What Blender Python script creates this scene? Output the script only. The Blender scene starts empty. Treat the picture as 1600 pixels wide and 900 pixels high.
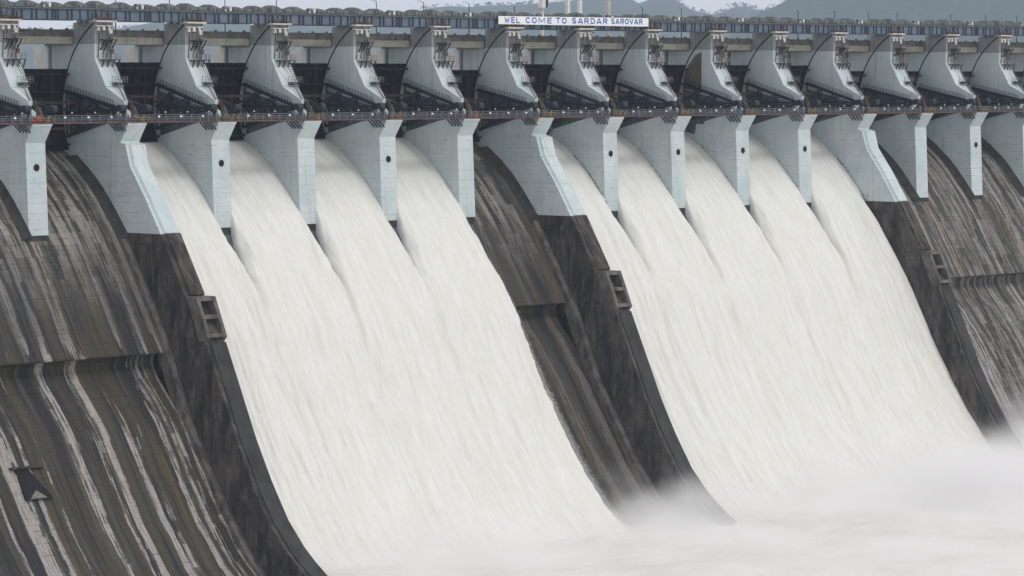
import bpy, math, random
import numpy as np
from mathutils import Vector

random.seed(7)
C = bpy.context.scene.collection
SC = bpy.context.scene
R = math.radians

# ------------------------------------------------------------------ camera, sky, sun
P = 23.8          # pier spacing (m)
T = 4.8           # pier thickness (m)
cam_d = bpy.data.cameras.new("camera")
cam = bpy.data.objects.new("camera", cam_d); C.objects.link(cam)
cam.location = (-382.42, -508.79, 8.646)
cam.rotation_euler = (R(90 - 3.5973), 0, R(-46.4689))
cam_d.sensor_width = 36; cam_d.lens = 36 * 5200 / 1600
cam_d.clip_start = 1; cam_d.clip_end = 30000
SC.camera = cam

SUN_EL, SUN_AZ = 50.0, 168.0      # azimuth clockwise from +Y: high, in front of the downstream faces
w = bpy.data.worlds.new("World"); SC.world = w; w.use_nodes = True
nt = w.node_tree; nt.nodes.clear()
out = nt.nodes.new('ShaderNodeOutputWorld'); bg = nt.nodes.new('ShaderNodeBackground')
sky = nt.nodes.new('ShaderNodeTexSky'); sky.sky_type = 'NISHITA'; sky.sun_disc = False
sky.sun_elevation = R(SUN_EL); sky.sun_rotation = R(SUN_AZ)
sky.air_density = 1.0; sky.dust_density = 6.0; sky.ozone_density = 1.0
# thin overcast: a grey white cloud layer veils most of the blue
tc = nt.nodes.new('ShaderNodeTexCoord'); mp = nt.nodes.new('ShaderNodeMapping'); mp.inputs['Scale'].default_value = (1.5, 1.5, 5)
nz = nt.nodes.new('ShaderNodeTexNoise'); nz.inputs['Scale'].default_value = 2.2; nz.inputs['Detail'].default_value = 6
rp = nt.nodes.new('ShaderNodeValToRGB')
rp.color_ramp.elements[0].position = .35; rp.color_ramp.elements[0].color = (9.6, 9.35, 9.6, 1)
rp.color_ramp.elements[1].position = .7; rp.color_ramp.elements[1].color = (10.5, 10.2, 10.4, 1)
mx = nt.nodes.new('ShaderNodeMix'); mx.data_type = 'RGBA'; mx.inputs[0].default_value = .9
L = nt.links.new
L(tc.outputs['Generated'], mp.inputs[0]); L(mp.outputs[0], nz.inputs['Vector']); L(nz.outputs[0], rp.inputs[0])
L(sky.outputs[0], mx.inputs[6]); L(rp.outputs[0], mx.inputs[7]); L(mx.outputs[2], bg.inputs[0]); L(bg.outputs[0], out.inputs[0])
bg.inputs[1].default_value = 0.1
sl = bpy.data.lights.new("sun", 'SUN'); sl.energy = .95; sl.angle = R(14); sl.color = (1, .96, .9)
so = bpy.data.objects.new("sun", sl); C.objects.link(so)
ds = Vector((math.sin(R(SUN_AZ)) * math.cos(R(SUN_EL)), math.cos(R(SUN_AZ)) * math.cos(R(SUN_EL)), math.sin(R(SUN_EL))))
so.rotation_euler = ds.to_track_quat('Z', 'Y').to_euler()
SC.view_settings.view_transform = 'Standard'; SC.view_settings.look = 'None'
SC.view_settings.gamma = 1; SC.view_settings.exposure = 0.0
SC.render.engine = 'CYCLES'
cy = SC.cycles
cy.use_denoising = True
cy.max_bounces = 8; cy.diffuse_bounces = 3; cy.glossy_bounces = 2; cy.transmission_bounces = 2; cy.volume_bounces = 6
cy.volume_step_rate = .5; cy.volume_max_steps = 160
cy.use_adaptive_sampling = True; cy.adaptive_threshold = 0.02
cy.caustics_reflective = False; cy.caustics_refractive = False

# ------------------------------------------------------------------ helpers
class G:
    """a few shorthands for building a node material"""
    def __init__(s, name, rough=.85, spec=.25):
        s.m = bpy.data.materials.new(name); s.m.use_nodes = True; s.nt = s.m.node_tree
        s.b = s.nt.nodes['Principled BSDF']; s.b.inputs['Roughness'].default_value = rough
        s.b.inputs['Specular IOR Level'].default_value = spec
    def n(s, t): return s.nt.nodes.new(t)
    def put(s, sock, v):
        if isinstance(v, bpy.types.NodeSocket): s.nt.links.new(v, sock)
        else: sock.default_value = (tuple(v) + (1,) if isinstance(v, tuple) and len(v) == 3 and len(sock.default_value) == 4 else v)
    def math(s, op, a, b=0., c=None, clamp=False):
        k = s.n('ShaderNodeMath'); k.operation = op; k.use_clamp = clamp
        s.put(k.inputs[0], a); s.put(k.inputs[1], b)
        if c is not None: s.put(k.inputs[2], c)
        return k.outputs[0]
    def pos(s):
        g = s.n('ShaderNodeNewGeometry'); x = s.n('ShaderNodeSeparateXYZ'); s.nt.links.new(g.outputs['Position'], x.inputs[0])
        return x.outputs
    def attr(s, name):
        g = s.n('ShaderNodeAttribute'); g.attribute_name = name; x = s.n('ShaderNodeSeparateXYZ'); s.nt.links.new(g.outputs['Vector'], x.inputs[0])
        return x.outputs
    def vec(s, x, y, z):
        k = s.n('ShaderNodeCombineXYZ'); s.put(k.inputs[0], x); s.put(k.inputs[1], y); s.put(k.inputs[2], z); return k.outputs[0]
    def noise(s, v, scale=1, detail=3, rough=.55):
        k = s.n('ShaderNodeTexNoise'); s.put(k.inputs['Vector'], v); k.inputs['Scale'].default_value = scale
        k.inputs['Detail'].default_value = detail; k.inputs['Roughness'].default_value = rough; return k.outputs[0]
    def white(s, v):
        k = s.n('ShaderNodeTexWhiteNoise'); k.noise_dimensions = '3D'; s.put(k.inputs['Vector'], v); return k.outputs[0]
    def step(s, f, a, b):
        k = s.n('ShaderNodeMapRange'); k.interpolation_type = 'SMOOTHSTEP'; s.put(k.inputs[0], f)
        k.inputs[1].default_value = a; k.inputs[2].default_value = b; return k.outputs[0]
    def mix(s, f, a, b, mode='MIX'):
        k = s.n('ShaderNodeMix'); k.data_type = 'RGBA'; k.blend_type = mode
        s.put(k.inputs[0], f); s.put(k.inputs[6], a); s.put(k.inputs[7], b); return k.outputs[2]
    def col(s, c): s.put(s.b.inputs['Base Color'], c)
    def bump(s, h, strength=.4, dist=.1):
        k = s.n('ShaderNodeBump'); k.inputs['Strength'].default_value = strength; k.inputs['Distance'].default_value = dist
        s.put(k.inputs['Height'], h); s.nt.links.new(k.outputs[0], s.b.inputs['Normal'])

def plain(name, c, rough=.7, var=.25, metal=0., scale=.8):
    g = G(name, rough); x = g.pos()
    f = g.noise(g.vec(g.math('MULTIPLY', x[0], scale), g.math('MULTIPLY', x[1], scale), g.math('MULTIPLY', x[2], scale * .6)), 1, 4, .65)
    lo = tuple(a * (1 - var) for a in c); hi = tuple(min(.95, a * (1 + var)) for a in c)
    g.col(g.mix(g.step(f, .3, .7), lo, hi)); g.b.inputs['Metallic'].default_value = metal
    return g.m

class MB:
    def __init__(s): s.v = []; s.f = []
    def add(s, vs, fs):
        k = len(s.v); s.v += [tuple(map(float, p)) for p in vs]; s.f += [tuple(i + k for i in f) for f in fs]; return s
    def box(s, x0, x1, y0, y1, z0, z1):
        return s.add([(x0,y0,z0),(x1,y0,z0),(x1,y1,z0),(x0,y1,z0),(x0,y0,z1),(x1,y0,z1),(x1,y1,z1),(x0,y1,z1)],
                     [(0,3,2,1),(4,5,6,7),(0,1,5,4),(1,2,6,5),(2,3,7,6),(3,0,4,7)])
    def bar(s, p, q, a, b=None, up=(0,0,1)):
        b = b or a; p = Vector(p); q = Vector(q); d = (q - p).normalized(); u = Vector(up)
        if abs(d.dot(u)) > .95: u = Vector((0,1,0))
        x = d.cross(u).normalized(); z = x.cross(d)
        vs = [c + x * i * a / 2 + z * j * b / 2 for c in (p, q) for i, j in ((-1,-1),(1,-1),(1,1),(-1,1))]
        return s.add(vs, [(0,1,2,3),(7,6,5,4),(0,4,5,1),(1,5,6,2),(2,6,7,3),(3,7,4,0)])
    def tube(s, p, q, r, r2=None, n=8):
        r2 = r if r2 is None else r2; p = Vector(p); q = Vector(q); d = (q - p).normalized(); u = Vector((0,0,1)) if abs(d.z) < .9 else Vector((0,1,0))
        x = d.cross(u).normalized(); y = x.cross(d)
        vs = [c + (x * math.cos(2*math.pi*i/n) + y * math.sin(2*math.pi*i/n)) * rr for c, rr in ((p, r), (q, r2)) for i in range(n)]
        return s.add(vs, [(i, (i+1)%n, n+(i+1)%n, n+i) for i in range(n)] + [tuple(range(n-1,-1,-1)), tuple(range(n, 2*n))])
    def loft(s, A, B):
        n = len(A)
        return s.add(list(A) + list(B), [(i, i+n, (i+1)%n+n, (i+1)%n) for i in range(n)] + [tuple(range(n)), tuple(range(2*n-1, n-1, -1))])
    def prism(s, poly, x0, x1):       # poly in (y, z)
        return s.loft([(x0, y, z) for y, z in poly], [(x1, y, z) for y, z in poly])
    def mesh(s, name, mat, smooth=False):
        me = bpy.data.meshes.new(name); me.from_pydata(s.v, [], s.f)
        import bmesh
        b = bmesh.new(); b.from_mesh(me); bmesh.ops.recalc_face_normals(b, faces=b.faces); b.to_mesh(me); b.free()
        me.materials.append(mat)
        if smooth: me.shade_smooth()
        return me
    def build(s, name, mat, parent=None, smooth=False, loc=None):
        o = bpy.data.objects.new(name, s.mesh(name, mat, smooth)); C.objects.link(o); o.parent = parent
        if loc: o.location = loc
        return o

def tag(o, label=None, cat=None, group=None, kind=None):
    if label: o['label'] = label
    if cat: o['category'] = cat
    if group: o['group'] = group
    if kind: o['kind'] = kind
    return o
def thing(name, label, cat, loc=(0,0,0), group=None):
    o = bpy.data.objects.new(name, None); C.objects.link(o); o.location = loc; return tag(o, label, cat, group)
def copy_tree(o, parent=None):
    c = o.copy(); C.objects.link(c); c.parent = parent
    for ch in o.children: copy_tree(ch, c)
    return c
def dup(o, loc, label):
    c = copy_tree(o); c.location = loc; c['label'] = label; return c
def meshobj(name, v, f, mat, smooth=True, parent=None):
    me = bpy.data.meshes.new(name); me.from_pydata(v, [], f); me.materials.append(mat)
    if smooth: me.shade_smooth()
    o = bpy.data.objects.new(name, me); C.objects.link(o); o.parent = parent; return o

def hsh(i, j, seed):
    n = (i.astype(np.int64) * 374761393 + j.astype(np.int64) * 668265263 + seed * 982451653) & 0xffffffff
    n = ((n ^ (n >> 13)) * 1274126177) & 0xffffffff
    return ((n ^ (n >> 16)) & 0xffff) / 65535.0
def vnoise(x, y, seed=0):
    x, y = np.broadcast_arrays(np.asarray(x, float), np.asarray(y, float)); i = np.floor(x); j = np.floor(y); u = x - i; v = y - j
    u = u*u*(3-2*u); v = v*v*(3-2*v)
    return (hsh(i,j,seed)*(1-u)+hsh(i+1,j,seed)*u)*(1-v) + (hsh(i,j+1,seed)*(1-u)+hsh(i+1,j+1,seed)*u)*v
def fbm(x, y, seed=0, o=4):
    r = 0; a = .5
    for k in range(o): r = r + a * (vnoise(x, y, seed + k) - .5); x = np.asarray(x)*2.03; y = np.asarray(y)*2.03; a *= .55
    return r

ORD = ['zeroth','first','second','third','fourth','fifth','sixth','seventh','eighth','ninth','tenth','eleventh','twelfth','thirteenth','fourteenth','fifteenth','sixteenth','seventeenth']
def bay(k):
    if k == 0: return 'left of the first pier'
    if k == 16: return 'right of the sixteenth pier'
    return 'between the %s and %s piers' % (ORD[k], ORD[k+1])

# ------------------------------------------------------------------ materials
def paint_mat(name, dark=1.0):
    g = G(name, .8, .2); x = g.pos()
    big = g.noise(g.vec(g.math('MULTIPLY', x[0], .12), g.math('MULTIPLY', x[1], .12), g.math('MULTIPLY', x[2], .1)), 1, 5, .65)
    c = g.mix(g.step(big, .3, .7), (.455*dark, .535*dark, .565*dark), (.57*dark, .64*dark, .65*dark))
    xy = g.math('ADD', x[0], g.math('MULTIPLY', x[1], .83))
    drip = g.noise(g.vec(g.math('MULTIPLY', xy, 1.3), 0., g.math('MULTIPLY', x[2], .06)), 1, 4, .7)
    c = g.mix(g.math('MULTIPLY', g.step(drip, .54, .74), .38), c, (.3, .325, .325))
    # grime that gathers along the casting joints
    fr = g.math('FRACT', g.math('MULTIPLY', x[2], 1/1.95))
    ln = g.math('SUBTRACT', 1., g.step(g.math('ABSOLUTE', g.math('SUBTRACT', fr, .5)), .0, .075))
    brk = g.noise(g.vec(g.math('MULTIPLY', xy, .5), g.math('MULTIPLY', g.math('FLOOR', g.math('MULTIPLY', x[2], 1/1.95)), 7.3), 0.), 1, 5, .7)
    low = g.step(x[2], -2., -6.)
    c = g.mix(g.math('MULTIPLY', g.math('MULTIPLY', ln, g.step(brk, .48, .66)), g.math('MULTIPLY', low, .75)), c, (.1, .12, .11))
    fine = g.noise(g.vec(xy, x[1], x[2]), 2.2, 5, .7)
    c = g.mix(g.math('MULTIPLY', g.step(fine, .55, .76), .45), c, (.26, .28, .275))
    li = g.math('FLOOR', g.math('MULTIPLY', g.math('ADD', x[2], .2), 1/1.95))
    bl = g.math('FLOOR', g.math('ADD', g.math('MULTIPLY', xy, .21), g.math('MULTIPLY', li, .37)))
    wv = g.white(g.vec(li, bl, 2.))
    c = g.mix(g.math('MULTIPLY', wv, g.math('MULTIPLY', low, .16)), c, (.38, .45, .46))
    run = g.noise(g.vec(g.math('MULTIPLY', xy, .9), 5., g.math('MULTIPLY', x[2], .03)), 1, 3, .6)
    c = g.mix(g.math('MULTIPLY', g.step(run, .56, .72), .42), c, (.3, .28, .235))
    # the top of the pier was never whitewashed
    top = g.step(g.math('ADD', x[2], g.math('MULTIPLY', big, .5)), 15.75, 15.95)
    c = g.mix(g.math('MULTIPLY', top, .85), c, g.mix(g.step(drip, .4, .6), (.26, .275, .285), (.2, .21, .22)))
    g.col(c); g.bump(fine, .25, .05); return g.m
M = {}
M['paint'] = paint_mat('whitewashed_concrete')
M['bare'] = plain('bare_and_shaded_concrete', (.085, .105, .12), .9, .3)  # bare concrete, and the painted shade between the gate arms
M['brown'] = plain('brown_bare_concrete', (.125, .108, .096), .9, .3)
M['steel'] = plain('dark_steel', (.02, .027, .037), .55, .35)
M['gate'] = plain('gate_steel', (.007, .010, .015), .6, .4, scale=.3)
M['girder'] = plain('blue_grey_girder_steel', (.11, .147, .195), .5, .18, scale=.3)
M['stiff'] = plain('dark_girder_rib_steel', (.045, .06, .08), .5, .2)
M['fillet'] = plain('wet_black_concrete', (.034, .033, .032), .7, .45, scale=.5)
M['front'] = plain('dark_grey_wall_front', (.036, .036, .036), .8, .35, scale=.3)
M['ledge'] = plain('weathered_ledge_concrete', (.105, .098, .09), .9, .5, scale=.45)
M['darkrust'] = plain('dark_rusty_steel', (.035, .026, .024), .85, .5)
M['rust'] = plain('rusty_steel', (.1, .065, .045), .85, .5)
M['yellow'] = plain('rusty_yellow_paint', (.28, .18, .06), .7, .5, scale=2)
M['rail'] = plain('grey_rail_steel', (.16, .165, .17), .5, .3)
M['edge'] = plain('rust_red_edge_paint', (.13, .08, .075), .8, .3)
M['cover'] = plain('grey_green_sheet_metal', (.13, .145, .145), .6, .35, scale=1.4)
M['white'] = plain('white_paint', (.74, .74, .72), .5, .08)
M['pale'] = plain('pale_concrete', (.5, .5, .47), .9, .2)
M['black'] = plain('black_void', (.012, .012, .015), .9, .2)
M['red'] = plain('red_orange_cloth', (.6, .07, .03), .8, .2)
M['blue'] = plain('blue_plastic', (.06, .16, .38), .5, .2)
M['glass'] = plain('dark_cab_glass', (.03, .035, .045), .2, .1)
M['banner'] = plain('banner_white_vinyl', (.78, .79, .82), .5, .04)
M['letter'] = plain('banner_blue_ink', (.045, .16, .42), .5, .15)
M['leaf'] = plain('weed_leaves', (.085, .12, .045), .8, .5, scale=2)
M['tree'] = plain('hill_tree_leaves', (.035, .058, .05), .9, .3, scale=.05)
M['stem'] = plain('hill_tree_bark', (.1, .08, .06), .9, .3)

def beam_mat():
    g = G('bridge_beam_concrete', .9); x = g.pos()
    xs = g.math('ADD', x[0], g.math('MULTIPLY', x[2], -.25))
    d = g.noise(g.vec(g.math('MULTIPLY', xs, 2.2), 0., g.math('MULTIPLY', x[2], .08)), 1, 3, .7)
    n = g.noise(g.vec(g.math('MULTIPLY', x[0], .3), x[1], x[2]), .6, 4)
    c = g.mix(g.step(n, .3, .7), (.34, .34, .3), (.46, .455, .4))
    c = g.mix(g.math('MULTIPLY', g.step(d, .55, .68), .7), c, (.13, .13, .12))
    g.col(c); return g.m
M['beam'] = beam_mat()
M['parapet'] = plain('weathered_parapet_concrete', (.15, .145, .135), .9, .35)

def chute_mat():
    g = G('water_stained_chute_concrete', .75, .3); x = g.pos()
    z = g.math('ADD', x[2], g.math('MULTIPLY', x[1], .5))         # runs down the slope
    mul = lambda a, b: g.math('MULTIPLY', a, b)
    wob = mul(g.math('SUBTRACT', g.noise(g.vec(mul(x[0], .5), mul(z, .05), 3.), 1, 3), .5), .6)
    X = g.math('ADD', x[0], wob)
    lift = g.math('FLOOR', mul(z, 1/2.9))
    fine = g.noise(g.vec(mul(X, 3.6), mul(z, .09), 4.), 1, 5, .72)
    rag = g.noise(g.vec(mul(X, 2.2), mul(z, .35), 14.), 1, 5, .72)
    fn = g.math('SUBTRACT', fine, .5); rg = g.math('SUBTRACT', rag, .5)
    # algae: near black, olive and brown runs of uneven width
    n1 = g.noise(g.vec(mul(X, .42), mul(z, .012), 1.), 1, 5, .68)
    n1b = g.noise(g.vec(mul(X, .75), mul(z, .016), 5.), 1, 4, .65)
    base = g.mix(g.step(g.math('ADD', n1, mul(rg, .15)), .42, .56), (.014, .016, .021), (.05, .044, .03))
    base = g.mix(mul(g.step(n1b, .52, .66), .8), base, (.07, .066, .058))
    # higher up and to the right: bare weathered concrete with dark blocks
    right = g.step(x[0], 270., 300.); mid = g.step(x[0], 120., 140.)
    up = g.step(g.math('ADD', x[2], mul(n1, 20.)), -29., -9.)
    up = g.math('MAXIMUM', up, mul(right, .8))
    n4 = g.noise(g.vec(mul(X, .55), mul(z, .09), 9.), 1, 5, .7)
    bare = g.mix(g.step(g.math('ADD', n4, mul(fn, .35)), .36, .64), (.068, .065, .062), (.25, .24, .228))
    blk = g.white(g.vec(g.math('FLOOR', g.math('ADD', mul(X, .42), mul(lift, .31))), lift, 7.))
    bare = g.mix(mul(g.step(blk, .45, .55), .55), bare, g.mix(blk, (.046,.045,.043), (.27,.26,.25)))
    keep = g.step(g.math('ADD', g.math('ADD', n1b, mul(rg, .3)), mul(g.math('SUBTRACT', g.noise(g.vec(mul(X, .5), mul(lift, .3), 31.), 1, 3), .5), .6)), .55, .46)
    base = g.mix(mul(up, keep), base, bare)
    base = g.mix(mul(mul(mid, g.math('SUBTRACT', 1., right)), g.step(n1, .4, .6)), base, (.046, .043, .037))
    # pale washed strips of many widths, broken off at casting lifts
    n2 = g.noise(g.vec(mul(X, .34), mul(z, .006), 21.), 1, 5, .72)
    n2c = g.noise(g.vec(mul(X, .8), mul(lift, 2.7), 2.), 1, 3)
    lowz = g.step(x[2], -40., -46.)
    n2w = g.noise(g.vec(mul(X, .3), mul(z, .004), 61.), 1, 2.5, .62)
    n2 = g.math('ADD', mul(n2, g.math('SUBTRACT', 1., mul(lowz, .65))), mul(n2w, mul(lowz, .65)))
    sv = g.math('ADD', g.math('ADD', n2, mul(g.math('SUBTRACT', n2c, .5), .12)), g.math('ADD', mul(fn, .22), mul(rg, .04)))
    strip = g.step(sv, .545, .575)
    pale = g.mix(g.step(g.math('ADD', fine, mul(rg, .6)), .28, .72), (.17, .163, .154), (.42, .405, .385))
    lowp = g.math('ADD', .35, mul(g.step(x[2], -38., -47.), .6))
    amt = mul(g.math('MAXIMUM', lowp, mul(right, .6)), g.math('SUBTRACT', 1., mul(mid, g.math('SUBTRACT', .75, mul(right, .75)))))
    base = g.mix(mul(strip, amt), base, pale)
    # ochre and rust seepage
    n3 = g.noise(g.vec(mul(X, .5), mul(z, .006), 40.), 1, 3, .6)
    oc = g.step(g.math('ABSOLUTE', g.math('SUBTRACT', n3, .62)), .016, .0)
    base = g.mix(mul(oc, .6), base, (.18, .11, .03))
    oc2 = g.step(n3, .34, .26)
    base = g.mix(mul(oc2, .5), base, (.07, .052, .02))
    # weep marks and rough joints
    base = g.mix(mul(g.step(g.math('ADD', fine, mul(rg, .5)), .56, .7), .6), base, (.018, .019, .022))
    fr = g.math('FRACT', g.math('ADD', mul(z, 1/2.9), mul(rg, .12)))
    ln = g.math('SUBTRACT', 1., g.step(g.math('ABSOLUTE', g.math('SUBTRACT', fr, .5)), 0., .07))
    jn = g.noise(g.vec(mul(X, .5), mul(lift, 1.43), 3.), 1, 4, .7)
    base = g.mix(mul(ln, mul(g.step(jn, .45, .58), .65)), base, (.016, .016, .018))
    g.col(base); g.bump(g.math('ADD', fine, rag), .35, .12)
    return g.m
M['chute'] = chute_mat()

def wall_mat():
    g = G('old_brown_wall_concrete', .9, .15); x = g.pos()
    xy = g.math('ADD', x[0], x[1])
    n = g.noise(g.vec(g.math('MULTIPLY', xy, .35), x[0], g.math('MULTIPLY', x[2], .1)), 1, 5, .65)
    c = g.mix(g.step(n, .35, .65), (.024, .023, .024), (.095, .083, .074))
    n2 = g.noise(g.vec(g.math('MULTIPLY', xy, 1.6), x[0], g.math('MULTIPLY', x[2], .12)), 1, 4, .7)
    c = g.mix(g.math('MULTIPLY', g.step(n2, .5, .66), .6), c, (.028, .026, .026))
    n3 = g.noise(g.vec(g.math('MULTIPLY', xy, .6), g.math('MULTIPLY', x[2], .16), 7.), 1, 5, .7)
    c = g.mix(g.math('MULTIPLY', g.step(n3, .52, .68), .5), c, (.17, .155, .14))
    fr = g.math('FRACT', g.math('MULTIPLY', x[2], 1/1.95))
    ln = g.math('SUBTRACT', 1., g.step(g.math('ABSOLUTE', g.math('SUBTRACT', fr, .5)), 0., .07))
    c = g.mix(g.math('MULTIPLY', ln, .45), c, (.03, .03, .03))
    g.col(c); g.bump(n3, .4, .15); return g.m
M['wall'] = wall_mat()

def water_mat():
    g = G('aerated_white_water', .6, .3); a = g.attr('flow')
    wb = g.math('MULTIPLY', g.math('SUBTRACT', g.noise(g.vec(g.math('MULTIPLY', a[0], .3), g.math('MULTIPLY', a[1], .03), 1.), 1, 2), .5), 1.6)
    ax = g.math('ADD', a[0], wb)
    f1 = g.noise(g.vec(g.math('MULTIPLY', ax, .75), g.math('MULTIPLY', a[1], .075), 0.), 1, 5, .6)
    f2 = g.noise(g.vec(g.math('MULTIPLY', ax, .25), g.math('MULTIPLY', a[1], .06), 4.), 1, 5, .65)
    f3 = g.noise(g.vec(g.math('MULTIPLY', ax, 1.8), g.math('MULTIPLY', a[1], .22), 8.), 1, 4, .65)
    c = g.mix(g.step(f1, .3, .62), (.63, .642, .605), (.695, .708, .68))
    c = g.mix(g.math('MULTIPLY', g.step(f2, .5, .66), .6), c, (.64, .64, .575))
    up = g.step(a[1], 70., 20.)
    c = g.mix(g.math('MULTIPLY', g.step(f3, .5, .7), g.math('ADD', .2, g.math('MULTIPLY', up, .35))), c, (.56, .565, .53))
    fr = g.noise(g.vec(g.math('MULTIPLY', ax, .9), g.math('MULTIPLY', a[1], .5), 30.), 1, 6, .75)
    c = g.mix(g.math('MULTIPLY', g.step(fr, .5, .68), .4), c, (.57, .575, .53))
    seam = g.math('MULTIPLY', a[2], g.step(f2, .35, .6))
    c = g.mix(g.math('MULTIPLY', seam, .6), c, (.45, .45, .4))
    sg = g.noise(g.vec(g.math('MULTIPLY', ax, .35), g.math('MULTIPLY', a[1], .02), 17.), 1, 5, .7)
    c = g.mix(g.math('MULTIPLY', g.step(sg, .58, .7), .45), c, (.52, .525, .47))
    thin = g.step(g.math('ADD', a[1], g.math('MULTIPLY', f1, 16.)), 34., 10.)
    c = g.mix(g.math('MULTIPLY', thin, .6), c, (.47, .48, .465))
    g.col(c); g.bump(g.math('ADD', g.math('MULTIPLY', f1, .7), g.math('ADD', g.math('MULTIPLY', f3, .25), g.math('MULTIPLY', fr, .8))), .25, .4)
    g.b.inputs['Subsurface Weight'].default_value = 0.0
    return g.m
M['water'] = water_mat()
def pool_mat():
    g = G('churning_foam', .6, .3); x = g.pos()
    f = g.noise(g.vec(g.math('MULTIPLY', x[0], .11), g.math('MULTIPLY', x[1], .2), 0.), 1, 6, .65)
    g.col(g.mix(g.step(f, .35, .65), (.6, .595, .56), (.66, .665, .65))); g.bump(f, .8, 1.2); return g.m
M['pool'] = pool_mat()

# ------------------------------------------------------------------ spillway profile (Y, Z)
CH = [(30,-5.6),(26,-5.2),(23,-4.9),(21,-5.15),(18.6,-6.2),(14.5,-8.8),(10.3,-12.3),(7.6,-15),(5.6,-17.4),(2.4,-21.3),(-.2,-24.8),(-2.5,-28.2),(-5.5,-33),(-11.5,-42.8)]
CH2 = [(-8.9,-43.3),(-9.0,-45.6),(-10.7,-48.0),(-13.2,-50.8),(-18,-57.5),(-23.8,-66.5),(-29.3,-74.8),(-36.5,-83.5),(-44,-89.5),(-54,-93),(-70,-95)]
WT = [(0.7,-4.4),(-.6,-8.7),(-5,-14.5),(-9.8,-21.8),(-17.3,-34.1),(-22.7,-41.6),(-26.9,-50.5),(-32,-61.3),(-36.5,-69.3),(-41,-76.1),(-46.4,-81.8),(-52.1,-85.8),(-58,-88.6)]
def resample(pl, step):
    pl = np.array(pl, float); d = np.r_[0, np.cumsum(np.hypot(*np.diff(pl, axis=0).T))]
    s = np.linspace(0, d[-1], max(2, int(round(d[-1]/step)) + 1))
    # smooth through a Catmull-Rom like cubic: fine linear, then blur
    f = np.linspace(0, d[-1], 1200); q = np.c_[np.interp(f, d, pl[:,0]), np.interp(f, d, pl[:,1])]
    k = 25; ker = np.hanning(2*k+1); ker /= ker.sum()
    for c in (0, 1):
        e = np.r_[2*q[0,c]-q[1:k+1,c][::-1], q[:,c], 2*q[-1,c]-q[-k-1:-1,c][::-1]]; q[:,c] = np.convolve(e, ker, 'valid')
    d2 = np.r_[0, np.cumsum(np.hypot(*np.diff(q, axis=0).T))]; s = np.linspace(0, d2[-1], len(s))
    return np.c_[np.interp(s, d2, q[:,0]), np.interp(s, d2, q[:,1])], s
def normals(q):
    t = np.gradient(q, axis=0); t /= np.linalg.norm(t, axis=1)[:,None]
    return np.c_[t[:,1], -t[:,0]]           # points downstream / up
def wtop(z): return float(np.interp(-z, [-b for a, b in WT], [a for a, b in WT]))

# ------------------------------------------------------------------ the dam body: one rough bed under everything
bed = CH[:-2] + [(-3.6,-31),(-4.6,-36),(-5.2,-41),(-6.4,-47),(-10.2,-51),(-15,-55.5)] + CH2[4:]
nb = normals(np.array(bed)); bedp = [(y - n[0]*.18, z - n[1]*.18) for (y, z), n in zip(bed, nb)]
xs = [-70, 9*P/3, 12*P, 18*P]
mb = MB(); mb.prism(bedp + [(-70,-97),(30,-97)], -75, 17.6*P)
tag(mb.build('dam_foundation', M['bare']), 'dark concrete body of the dam under the chutes', kind='structure')

OUT = CH + [(-14.4,-49.2)] + CH2[4:]
def on_slope(z): return float(np.interp(-z, [-b for a, b in OUT[2:]], [a for a, b in OUT[2:]]))
# chutes: cast concrete slabs laid on the bed
def chute(x0, x1, label, nmax, name, lip=0., hole=None):
    root = thing(name, label, 'chute', (x0, 0, -42.8))
    ncol = max(1, int(round((x1-x0)/4.76))); cw = (x1-x0)/ncol
    rows = []
    lp = (-11.5 + lip*.613, -42.8 + lip)
    upper = [p for p in CH[2:-1] if p[1] > lp[1] + 3] + [lp]
    lower = [lp, (lp[0]+3.0, lp[1]-.5), (lp[0]+3.5, lp[1]-2.4), (lp[0]+1.6, lp[1]-5.2), (lp[0]-1.2, lp[1]-8.1)] + CH2[4:-2]
    for pl in (upper, lower):
        q, s = resample(pl, .58); n = normals(q); st = 4
        for i in range(0, len(q)-1, st):
            j = min(i+st, len(q)-1); rows.append((q[i:j+1], n[i:j+1]))
    cells = []
    for r, (q, n) in enumerate(rows):
        me = None
        for c in range(ncol):
            cells.append((r, c))
    rest = MB(); meshes = {}; rnd = random.Random(3)
    # the slabs lowest and nearest show largest
    order = sorted(cells, key=lambda rc: rc[1]*cw*.9 - rc[0]*2.0); own = set(order[:nmax])
    for r, c in cells:
        if hole and (r, c) in hole: continue
        q, n = rows[r]; g = .014; h = rnd.uniform(-.02, .03)
        A = [(g, y, z+42.8) for y, z in q]; 
        top = [(y, z + 42.8) for y, z in q]; low = [(y - a*.3, z + 42.8 - b*.3) for (y, z), (a, b) in zip(q, n)]
        t0 = np.array(top); e = (t0[1]-t0[0]); e /= np.linalg.norm(e); t0[0] += e*g; e = (t0[-1]-t0[-2]); e /= np.linalg.norm(e); t0[-1] -= e*g
        poly = [tuple(p) for p in t0] + low[::-1]
        m = n[len(n)//2]
        off = (m[0]*h, m[1]*h)
        if (r, c) in own:
            if r not in meshes: meshes[r] = MB().prism(poly, g, cw-g).mesh('concrete_slab', M['chute'])
            o = bpy.data.objects.new('concrete_slab', meshes[r]); C.objects.link(o); o.parent = root; o.location = (c*cw, off[0], off[1])
        else:
            rest.prism([(y+off[0], z+off[1]) for y, z in poly], c*cw+g, (c+1)*cw-g)
    if rest.v: tag(rest.build('concrete_slabs', M['chute'], root), kind='stuff')
    return root, rows, cw
hx0, hc = -70., None
chute_left, rows_l, cwl = chute(-70, 2*P - T - 1.9, 'dry stained concrete chute with dark streaks, left of the first waterfall', 300, 'spillway_chute', -2.0)
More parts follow.
